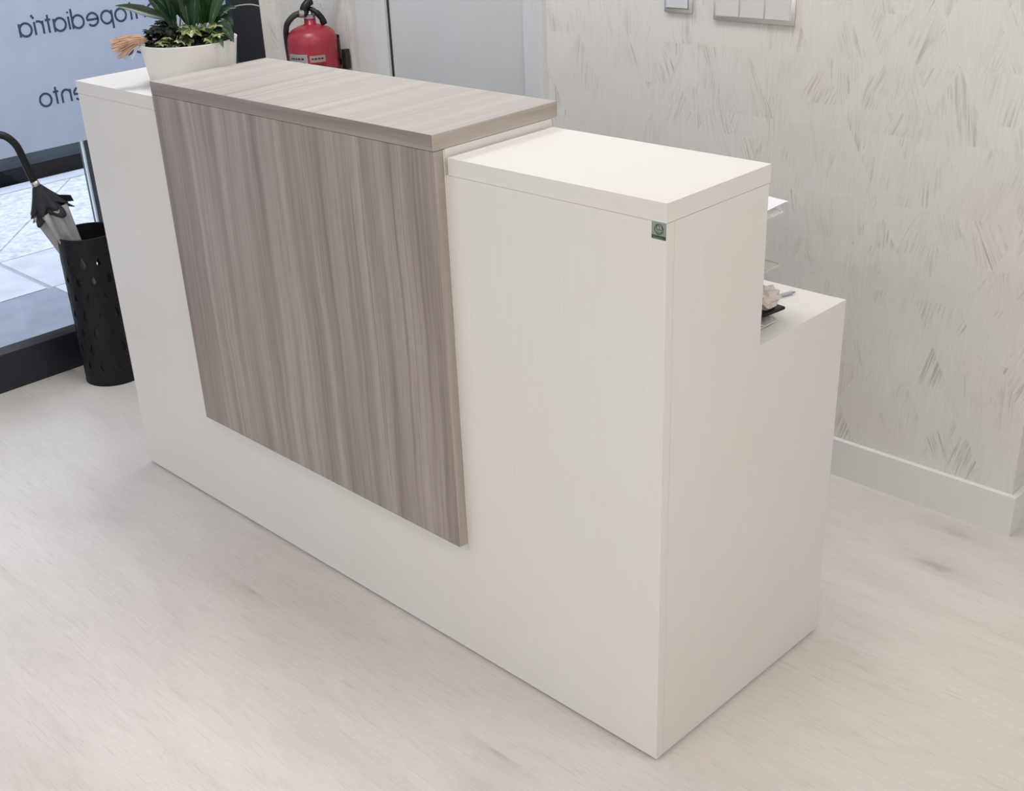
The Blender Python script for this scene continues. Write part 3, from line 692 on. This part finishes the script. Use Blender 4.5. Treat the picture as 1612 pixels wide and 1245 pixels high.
# ------------------------------------------------------------------ umbrella stand
sx, sy, sr = -2.533, 0.258, 0.098
US = thing('umbrella_stand', 'black perforated cylindrical umbrella stand by the shopfront', 'umbrella stand', (sx, sy, 0))
def drop(cu, cv, wd, ht, n=20):
    """tear drop outline, point up"""
    out = []
    for i in range(n):
        t = 2 * PI * i / n - PI / 2
        x = math.cos(t) * wd / 2; y = math.sin(t) * ht / 2
        k = (y / ht + 0.5); x *= (1 - 0.72 * k ** 1.6) if k > 0.35 else 1.0
        out.append((cu + x, cv + y))
    return out
STH = 0.508; z_lo, z_hi = 0.045, 0.462; rows = 7; cols = 12
bm = bmesh.new(); circ = 2 * PI * sr
def wv(u, v, rr=sr): a = u / sr; return (sx + rr * math.cos(a), sy + rr * math.sin(a), v)
ch_ = (z_hi - z_lo) / rows; cw = circ / cols
rnd = random.Random(11)
for r in range(rows):
    off = (r % 2) * cw / 2; v0 = z_lo + r * ch_; v1 = v0 + ch_
    for c in range(cols):
        u0 = off + c * cw; u1 = u0 + cw; n = 20
        big = (c + r) % 2 == 0
        dp = drop((u0 + u1) / 2, (v0 + v1) / 2, cw * (0.40 if big else 0.28), ch_ * (0.66 if big else 0.44), n)
        rect = []
        for i in range(n):
            t = 2 * PI * i / n - PI / 2; x, y = math.cos(t), math.sin(t); s = 1 / max(abs(x), abs(y))
            rect.append(((u0 + u1) / 2 + x * s * cw / 2, (v0 + v1) / 2 + y * s * ch_ / 2))
        A = [bm.verts.new(wv(*p)) for p in rect]; B = [bm.verts.new(wv(*p)) for p in dp]
        # corners of the cell
        corners = {}
        for (qx, qy) in ((0, 0), (1, 0), (1, 1), (0, 1)):
            corners[(qx, qy)] = bm.verts.new(wv(u0 + qx * cw, v0 + qy * ch_))
        for i in range(n):
            j = (i + 1) % n; bm.faces.new((A[i], A[j], B[j], B[i]))
            p, q = rect[i], rect[j]
            if abs(p[0] - q[0]) > 1e-6 and abs(p[1] - q[1]) > 1e-6:
                cx_ = 1 if (p[0] + q[0]) / 2 > (u0 + u1) / 2 else 0; cy_ = 1 if (p[1] + q[1]) / 2 > (v0 + v1) / 2 else 0
                bm.faces.new((A[i], corners[(cx_, cy_)], A[j]))
def band(bm, za, zb, rr, n=48):
    A = [bm.verts.new((sx + rr * math.cos(2 * PI * i / n), sy + rr * math.sin(2 * PI * i / n), za)) for i in range(n)]
    B = [bm.verts.new((sx + rr * math.cos(2 * PI * i / n), sy + rr * math.sin(2 * PI * i / n), zb)) for i in range(n)]
    for i in range(n): bm.faces.new((A[i], A[(i + 1) % n], B[(i + 1) % n], B[i]))
band(bm, 0.002, z_lo, sr); band(bm, z_hi, STH, sr)
bmesh.ops.remove_doubles(bm, verts=bm.verts, dist=1e-5)
body = obj('perforated_body', bm, M_STAND, US)
md = body.modifiers.new('thickness', 'SOLIDIFY'); md.thickness = 0.0014; md.offset = -1
obj('base_plate', lathe([(0, 0), (sr + 0.001, 0), (sr + 0.001, 0.006), (0, 0.006)], sx, sy, 48), M_STAND, US)
obj('dark_liner', lathe([(sr - 0.004, 0.007), (sr - 0.004, 0.345), (sr - 0.006, 0.345), (sr - 0.006, 0.009), (0, 0.009)], sx, sy, 48), M_STAND, US, smooth=True)  # unseen liner added so the lower holes look dark
rimp = [(sx + sr * math.cos(2 * PI * i / 48), sy + sr * math.sin(2 * PI * i / 48), STH) for i in range(48)]
obj('rolled_rim', tube(rimp, 0.0028, 8, closed=True), M_STAND, US, smooth=True)

# ------------------------------------------------------------------ umbrella leaning in the stand
tip = Vector((-2.498, 0.322, 0.02)); top = Vector((-2.588, 0.138, 0.714)); axd = (top - tip).normalized(); LEN = (top - tip).length
U = thing('umbrella', 'clear furled umbrella with black ruffled trim and curved black handle', 'umbrella', tuple(tip))
obj('shaft', tube([tip, top], 0.0065, 8), M_CHROME, U, smooth=True)
hk = smooth_path([top - axd * 0.03, top, (-2.594, 0.127, 0.775), (-2.598, 0.117, 0.812), (-2.606, 0.098, 0.838), (-2.616, 0.077, 0.848), (-2.626, 0.054, 0.840), (-2.632, 0.036, 0.815), (-2.634, 0.028, 0.785)], 6)
obj('crook_handle', tube(hk, 0.0118, 14), M_BLACK, U, smooth=True)
obj('runner', tube([top - axd * 0.045, top - axd * 0.022], 0.013, 14), M_CHROME, U, smooth=True, label='metal collar')
e1 = axd.cross(Vector((1, 0, 0))).normalized(); e2 = axd.cross(e1)
def folded(t0, t1, r0, r1, folds, depth, nt=10, n=64, jag=0.0, phase=0.0, shape=1.0):
    bm = bmesh.new(); R_ = []
    for i in range(nt + 1):
        s = i / nt; row = []
        for k in range(n):
            a = 2 * PI * k / n
            r = r0 + (r1 - r0) * s ** shape
            r *= 1 + depth * s * math.cos(folds * a + phase) if depth else 1
            t = t0 + (t1 - t0) * s + jag * s * math.cos(folds * a + phase) 
            row.append(bm.verts.new(tip + axd * t + (e1 * math.cos(a) + e2 * math.sin(a)) * r))
        R_.append(row)
    for A, B in zip(R_, R_[1:]):
        for k in range(n): bm.faces.new((A[k], A[(k + 1) % n], B[(k + 1) % n], B[k]))
    return bm
# canopy: narrow at the tip, widening towards the handle
bm = folded(0.05, 0.604, 0.014, 0.052, 8, 0.20, 16, 96, shape=1.7)
cn = obj('canopy', bm, M_CLEAR, U, smooth=True, label='clear plastic canopy')
md = cn.modifiers.new('thickness', 'SOLIDIFY'); md.thickness = 0.0008
bm = folded(0.684, 0.612, 0.015, 0.057, 8, 0.20, 8, 96, jag=-0.008)
tm_ = obj('ruffled_trim', bm, M_CLOTH, U, smooth=True, label='black ruffled edge of the canopy')
bm = folded(0.662, 0.588, 0.020, 0.061, 5, 0.22, 8, 90, jag=-0.012, phase=1.1)
tm2 = obj('ruffled_trim', bm, M_CLOTH, U, smooth=True)
md = tm2.modifiers.new('thickness', 'SOLIDIFY'); md.thickness = 0.0012
md = tm_.modifiers.new('thickness', 'SOLIDIFY'); md.thickness = 0.0012
# two stiff corners of the trim that stick out
def flap(d0, d1, z0, wd):
    bm = bmesh.new(); a = Vector(d0); b = Vector(d1); up_ = axd * wd
    vs = [bm.verts.new(p) for p in (a - up_, b - up_ * 0.75 , b + up_ * 0.6, a + up_)]
    bm.faces.new(vs); bmesh.ops.solidify(bm, geom=bm.faces[:], thickness=0.002); return bm
c_ = tip + axd * 0.640
bm = flap(c_, c_ + S1 * 0.088 + Vector((0, 0, -0.004)), 0, 0.016)
addto(bm, flap(c_ - axd * 0.02, c_ - S1 * 0.042 - axd * 0.042, 0, 0.012))
obj('trim_corner', bm, M_CLOTH, U)
obj('strap', tube([tip + axd * 0.470 + (e1 * math.cos(2 * PI * i / 20) + e2 * math.sin(2 * PI * i / 20)) * 0.031 for i in range(20)], 0.006, 6, closed=True), M_CLOTH, U)

# ------------------------------------------------------------------ planter with mixed plants
px, py = -1.586, 0.173
PL = thing('potted_plant', 'round white pot of peace lily and variegated ivy on the far counter', 'plant', (px, py, H))
RZT = 1.193
prof = [(0, H + 0.001), (0.099, H + 0.001), (0.104, H + 0.006), (0.1095, H + 0.045), (0.1175, RZT - 0.003), (0.1185, RZT), (0.1155, RZT), (0.1135, RZT - 0.003), (0.108, RZT - 0.02), (0, RZT - 0.02)]
pot = obj('pot', lathe(prof, px, py, 72), M_POT, PL, smooth=True, label='plain white round pot')
bm = lathe([(0.1095, RZT - 0.012), (0.098, RZT - 0.004), (0.05, RZT + 0.004), (0, RZT + 0.006)], px, py, 48)
rnd = random.Random(2)
for v in bm.verts: v.co.z += rnd.uniform(-0.003, 0.003)
obj('soil', bm, M_SOIL, pot, smooth=True)
AC = Vector((0.694, 0.720, 0)); TW = Vector((0.86, -0.51, 0))   # along the counter's far side / toward the room
def Q(a, t, z): return Vector((px, py, RZT)) + AC * a + TW * t + Vector((0, 0, z))
def leaf(path, width, bm=None, fold=0.25, nrm=None, prof=None, ruffle=0.0):
    bm = bm or bmesh.new(); uvl = bm.loops.layers.uv.verify()
    P_ = smooth_path(path, 5); n = len(P_); grid = []
    nrm = Vector(nrm or (0.55, -0.45, 0.7)).normalized()
    for i, p in enumerate(P_):
        s = i / (n - 1); t = (P_[min(i + 1, n - 1)] - P_[max(i - 1, 0)]).normalized()
        sd = t.cross(nrm).normalized(); up_ = sd.cross(t)
        wv_ = width * (prof(s) if prof else (math.sin(PI * s ** 0.8) ** 0.75 if 0 < s < 1 else 0.02))
        wv_ = max(wv_, 0.0008)
        row = []
        for k in (-1, -0.5, 0, 0.5, 1):
            z = abs(k) * fold * wv_ + (ruffle * wv_ * math.sin(9 * s * PI + k) * abs(k))
            row.append((bm.verts.new(p + sd * k * wv_ / 2 + up_ * z), ((k + 1) / 2, s)))
        grid.append(row)
    for A, B in zip(grid, grid[1:]):
        for k in range(4):
            q = (A[k], A[k + 1], B[k + 1], B[k]); f = bm.faces.new([x[0] for x in q]); f.smooth = True
            for lp, x in zip(f.loops, q): lp[uvl].uv = x[1]
    return bm
def petiole(a, b, r=0.0022):
    mid = (a + b) / 2 + Vector((0, 0, 0.006)); return tube(smooth_path([a, mid, b], 4), r, 6)
LILY = thing('peace_lily', None, None); LILY.parent = PL; LILY['label'] = 'broad dark green leaves rising out of the pot'
def lily(base, path, width, mat=M_LEAF, nrm=None, fold=0.22, stem=M_STEM):
    o = obj('leaf', leaf(path, width * 0.78, None, fold, nrm), mat, LILY)
    if base is not None: 
        obj('stalk', petiole(base, Vector(path[0]), 0.0022), stem, LILY, smooth=True)
c0 = Q(-0.02, 0.0, -0.01)
# the leaf reaching out left
lily(c0, [Q(-0.030, 0, 0.045), Q(-0.075, 0.01, 0.062), Q(-0.120, 0.01, 0.078), Q(-0.162, 0.01, 0.088)], 0.036, nrm=(0.3, -0.6, 0.75))
lily(c0, [Q(-0.022, 0.01, 0.045), Q(-0.045, 0.03, 0.085), Q(-0.075, 0.045, 0.122), Q(-0.11, 0.05, 0.16)], 0.042)
lily(c0, [Q(-0.024, 0.0, 0.05), Q(-0.030, 0.015, 0.10), Q(-0.045, 0.02, 0.155), Q(-0.06, 0.02, 0.21)], 0.046, M_LEAF2)
lily(c0, [Q(-0.010, 0.0, 0.05), Q(-0.004, 0.02, 0.10), Q(0.006, 0.025, 0.155), Q(0.01, 0.03, 0.21)], 0.044)
lily(c0, [Q(0.006, 0.0, 0.045), Q(0.022, 0.01, 0.09), Q(0.040, 0.015, 0.14), Q(0.055, 0.02, 0.19)], 0.046, nrm=(0.7, -0.3, 0.4))
c1 = Q(0.035, 0.0, -0.01)
lily(c1, [Q(0.040, 0.0, 0.03), Q(0.040, 0.01, 0.07), Q(0.038, 0.02, 0.12), Q(0.03, 0.02, 0.17)], 0.034, M_LEAF2)
lily(c1, [Q(0.046, 0.0, 0.035), Q(0.060, 0.01, 0.075), Q(0.073, 0.015, 0.11), Q(0.09, 0.02, 0.16)], 0.042)
lily(c1, [Q(0.050, 0.0, 0.035), Q(0.080, 0.01, 0.055), Q(0.105, 0.015, 0.068), Q(0.128, 0.015, 0.068)], 0.028, nrm=(0.4, -0.6, 0.7))
lily(c1, [Q(0.045, -0.02, 0.03), Q(0.075, -0.03, 0.07), Q(0.10, -0.035, 0.10), Q(0.135, -0.04, 0.13)], 0.04)
lily(c0, [Q(-0.03, -0.03, 0.03), Q(-0.06, -0.04, 0.08), Q(-0.085, -0.05, 0.13), Q(-0.11, -0.05, 0.17)], 0.04)
lily(c0, [Q(0.0, -0.04, 0.03), Q(0.01, -0.05, 0.09), Q(0.02, -0.055, 0.15), Q(0.02, -0.06, 0.2)], 0.05)
rl = random.Random(21)
for k in range(15):
    a0 = rl.uniform(-0.04, 0.06); t0 = rl.uniform(-0.04, 0.03); sp_ = a0 * 1.6 + rl.uniform(-0.03, 0.03); h_ = rl.uniform(0.10, 0.2)
    lily(c0 if a0 < 0.01 else c1, [Q(a0, t0, 0.03), Q(a0 + sp_ * 0.3, t0 * 1.3, 0.03 + h_ * 0.35), Q(a0 + sp_ * 0.7, t0 * 1.5 + 0.01, 0.03 + h_ * 0.75), Q(a0 + sp_, t0 * 1.6 + 0.015, 0.03 + h_)],
         rl.uniform(0.026, 0.04), M_LEAF if k % 3 else M_LEAF2, nrm=(rl.uniform(0.1, 0.8), -0.5, rl.uniform(0.2, 0.8)))
# right side leaves drooping over the rim
lily(c1, [Q(0.055, 0.02, 0.015), Q(0.080, 0.045, 0.030), Q(0.098, 0.058, 0.020), Q(0.108, 0.066, -0.004)], 0.034)
lily(c1, [Q(0.06, -0.01, 0.02), Q(0.085, 0.0, 0.045), Q(0.105, 0.008, 0.035), Q(0.112, 0.015, 0.006)], 0.032)
lily(c1, [Q(0.05, 0.03, 0.01), Q(0.066, 0.062, 0.022), Q(0.076, 0.086, 0.008), Q(0.080, 0.098, -0.010)], 0.022, M_LEAF2)
# pale arching stalk to the right
st_ = smooth_path([Q(0.085, 0.0, 0.048), Q(0.12, 0.0, 0.068), Q(0.16, 0.0, 0.072), Q(0.186, 0.0, 0.066)], 6)
obj('stalk', tube(st_, [0.0014] * len(st_), 6), M_STEMG, LILY, smooth=True, label='thin pale arching stalk')
# ivy: lobed, cream-edged leaves, one at a time
IVY = thing('ivy', None, None); IVY.parent = PL; IVY['label'] = 'small cream-edged ivy leaves hanging over the rim'
def ivy_leaf(c, size, yaw, tilt, mat, mesh_cache={}):
    lob = [(0, 0.0), (0.22, -0.16), (0.48, -0.10), (0.40, 0.12), (0.62, 0.42), (0.30, 0.44), (0.20, 0.66), (0.0, 1.0)]
    out = lob + [(-x, y) for x, y in lob[-2:0:-1]]
    bm = bmesh.new(); uvl = bm.loops.layers.uv.verify()
    ctr = bm.verts.new((0, 0.38 * size, 0)); vs = []; inner = []
    for x, y in out:
        r = math.hypot(x, y - 0.38)
        vs.append(bm.verts.new((x * size, y * size, -0.22 * size * r * r * 2)))
        inner.append(bm.verts.new((x * size * 0.55, (0.38 + (y - 0.38) * 0.55) * size, 0.02 * size)))
    n = len(out)
    for i in range(n):
        j = (i + 1) % n
        f = bm.faces.new((ctr, inner[i], inner[j])); f.smooth = True
        for lp, u in zip(f.loops, (0.5, 0.72, 0.72)): lp[uvl].uv = (u, 0.5)
        f = bm.faces.new((inner[i], vs[i], vs[j], inner[j])); f.smooth = True
        for lp, u in zip(f.loops, (0.72, 1.0, 1.0, 0.72)): lp[uvl].uv = (u, 0.5)
    bmesh.ops.rotate(bm, verts=bm.verts, cent=(0, 0, 0), matrix=Matrix.Rotation(tilt, 3, 'X'))
    bmesh.ops.rotate(bm, verts=bm.verts, cent=(0, 0, 0), matrix=Matrix.Rotation(yaw, 3, 'Z'))
    bmesh.ops.translate(bm, verts=bm.verts, vec=c)
    return bm
rnd = random.Random(5)
toward = math.atan2(TW.y, TW.x) - PI / 2
spots = []
for k in range(30):   # right-hand cluster
    spots.append((rnd.uniform(-0.01, 0.075), rnd.uniform(0.0, 0.085), rnd.uniform(0.010, 0.040)))
for k in range(17):   # left-hand cluster, lower over the rim
    spots.append((rnd.uniform(-0.075, -0.01), rnd.uniform(0.035, 0.095), rnd.uniform(0.0, 0.022)))
for a, t, z in spots:
    if math.hypot(a, t) > 0.108: t *= 0.8
    s = rnd.uniform(0.020, 0.032); yaw = toward + rnd.uniform(-1.3, 1.3)
    obj('ivy_leaf', ivy_leaf(Q(a, t, z), s, yaw, rnd.uniform(-0.75, 0.25), M_IVY), M_IVY, IVY)
bm = bmesh.new()
for a, t, z in spots[::2]:
    tube(smooth_path([Q(a * 0.5, t * 0.3, -0.008), Q(a * 0.8, t * 0.7, z + 0.004), Q(a, t, z)], 3), 0.0009, 5, bm)
obj('ivy_stem', bm, M_STEM, IVY)
FIL = thing('dark_foliage', None, None); FIL.parent = PL; FIL['label'] = 'small dark leaves filling the pot'
for k in range(260):
    a_ = rnd.uniform(0, 2 * PI); r_ = 0.103 * math.sqrt(rnd.random())
    a, t = r_ * math.cos(a_), r_ * math.sin(a_)
    if k > 140: a = -abs(a)
    left = a < -0.03
    z = rnd.uniform(0.0, (0.045 * (1 - max(0, -a - 0.06) * 12)) if left else 0.024)
    obj('leaf', ivy_leaf(Q(a, t, z), rnd.uniform(0.014, 0.026), rnd.uniform(0, 2 * PI), rnd.uniform(-0.9, 0.5), M_DARKLEAF), M_DARKLEAF, FIL)
# dry raffia tassel sticking out on the left
bm = bmesh.new()
for k in range(125):
    sp_ = rnd.uniform(-1, 1); dp = rnd.uniform(-0.02, 0.02); ln = rnd.uniform(0.62, 1.08)
    p0 = Q(-0.098, 0.045 + dp * 0.3, 0.010 + 0.004 * sp_); p1 = Q(-0.126, 0.046 + dp, 0.010 + sp_ * 0.011 + rnd.uniform(-0.004, 0.004))
    p2 = Q(-0.124 - 0.060 * ln * (1 - 0.22 * max(0, -sp_)), 0.047 + dp + rnd.uniform(-0.008, 0.008), 0.002 + sp_ * 0.023 - 0.010 + rnd.uniform(-0.004, 0.004))
    tube(smooth_path([p0, p1, p2], 3), [0.0009] * 3 + [0.0009] * 3 + [0.0006], 4, bm)
obj('raffia_tassel', bm, M_DRY, PL, kind='stuff', label='dry orange-tan tassel at the pot rim')
bm = tube(smooth_path([Q(-0.105, 0.05, 0.0), Q(-0.128, 0.052, -0.012), Q(-0.142, 0.054, -0.030)], 4), 0.0016, 5)
obj('pale_straw', bm, M_PAPERW, PL)
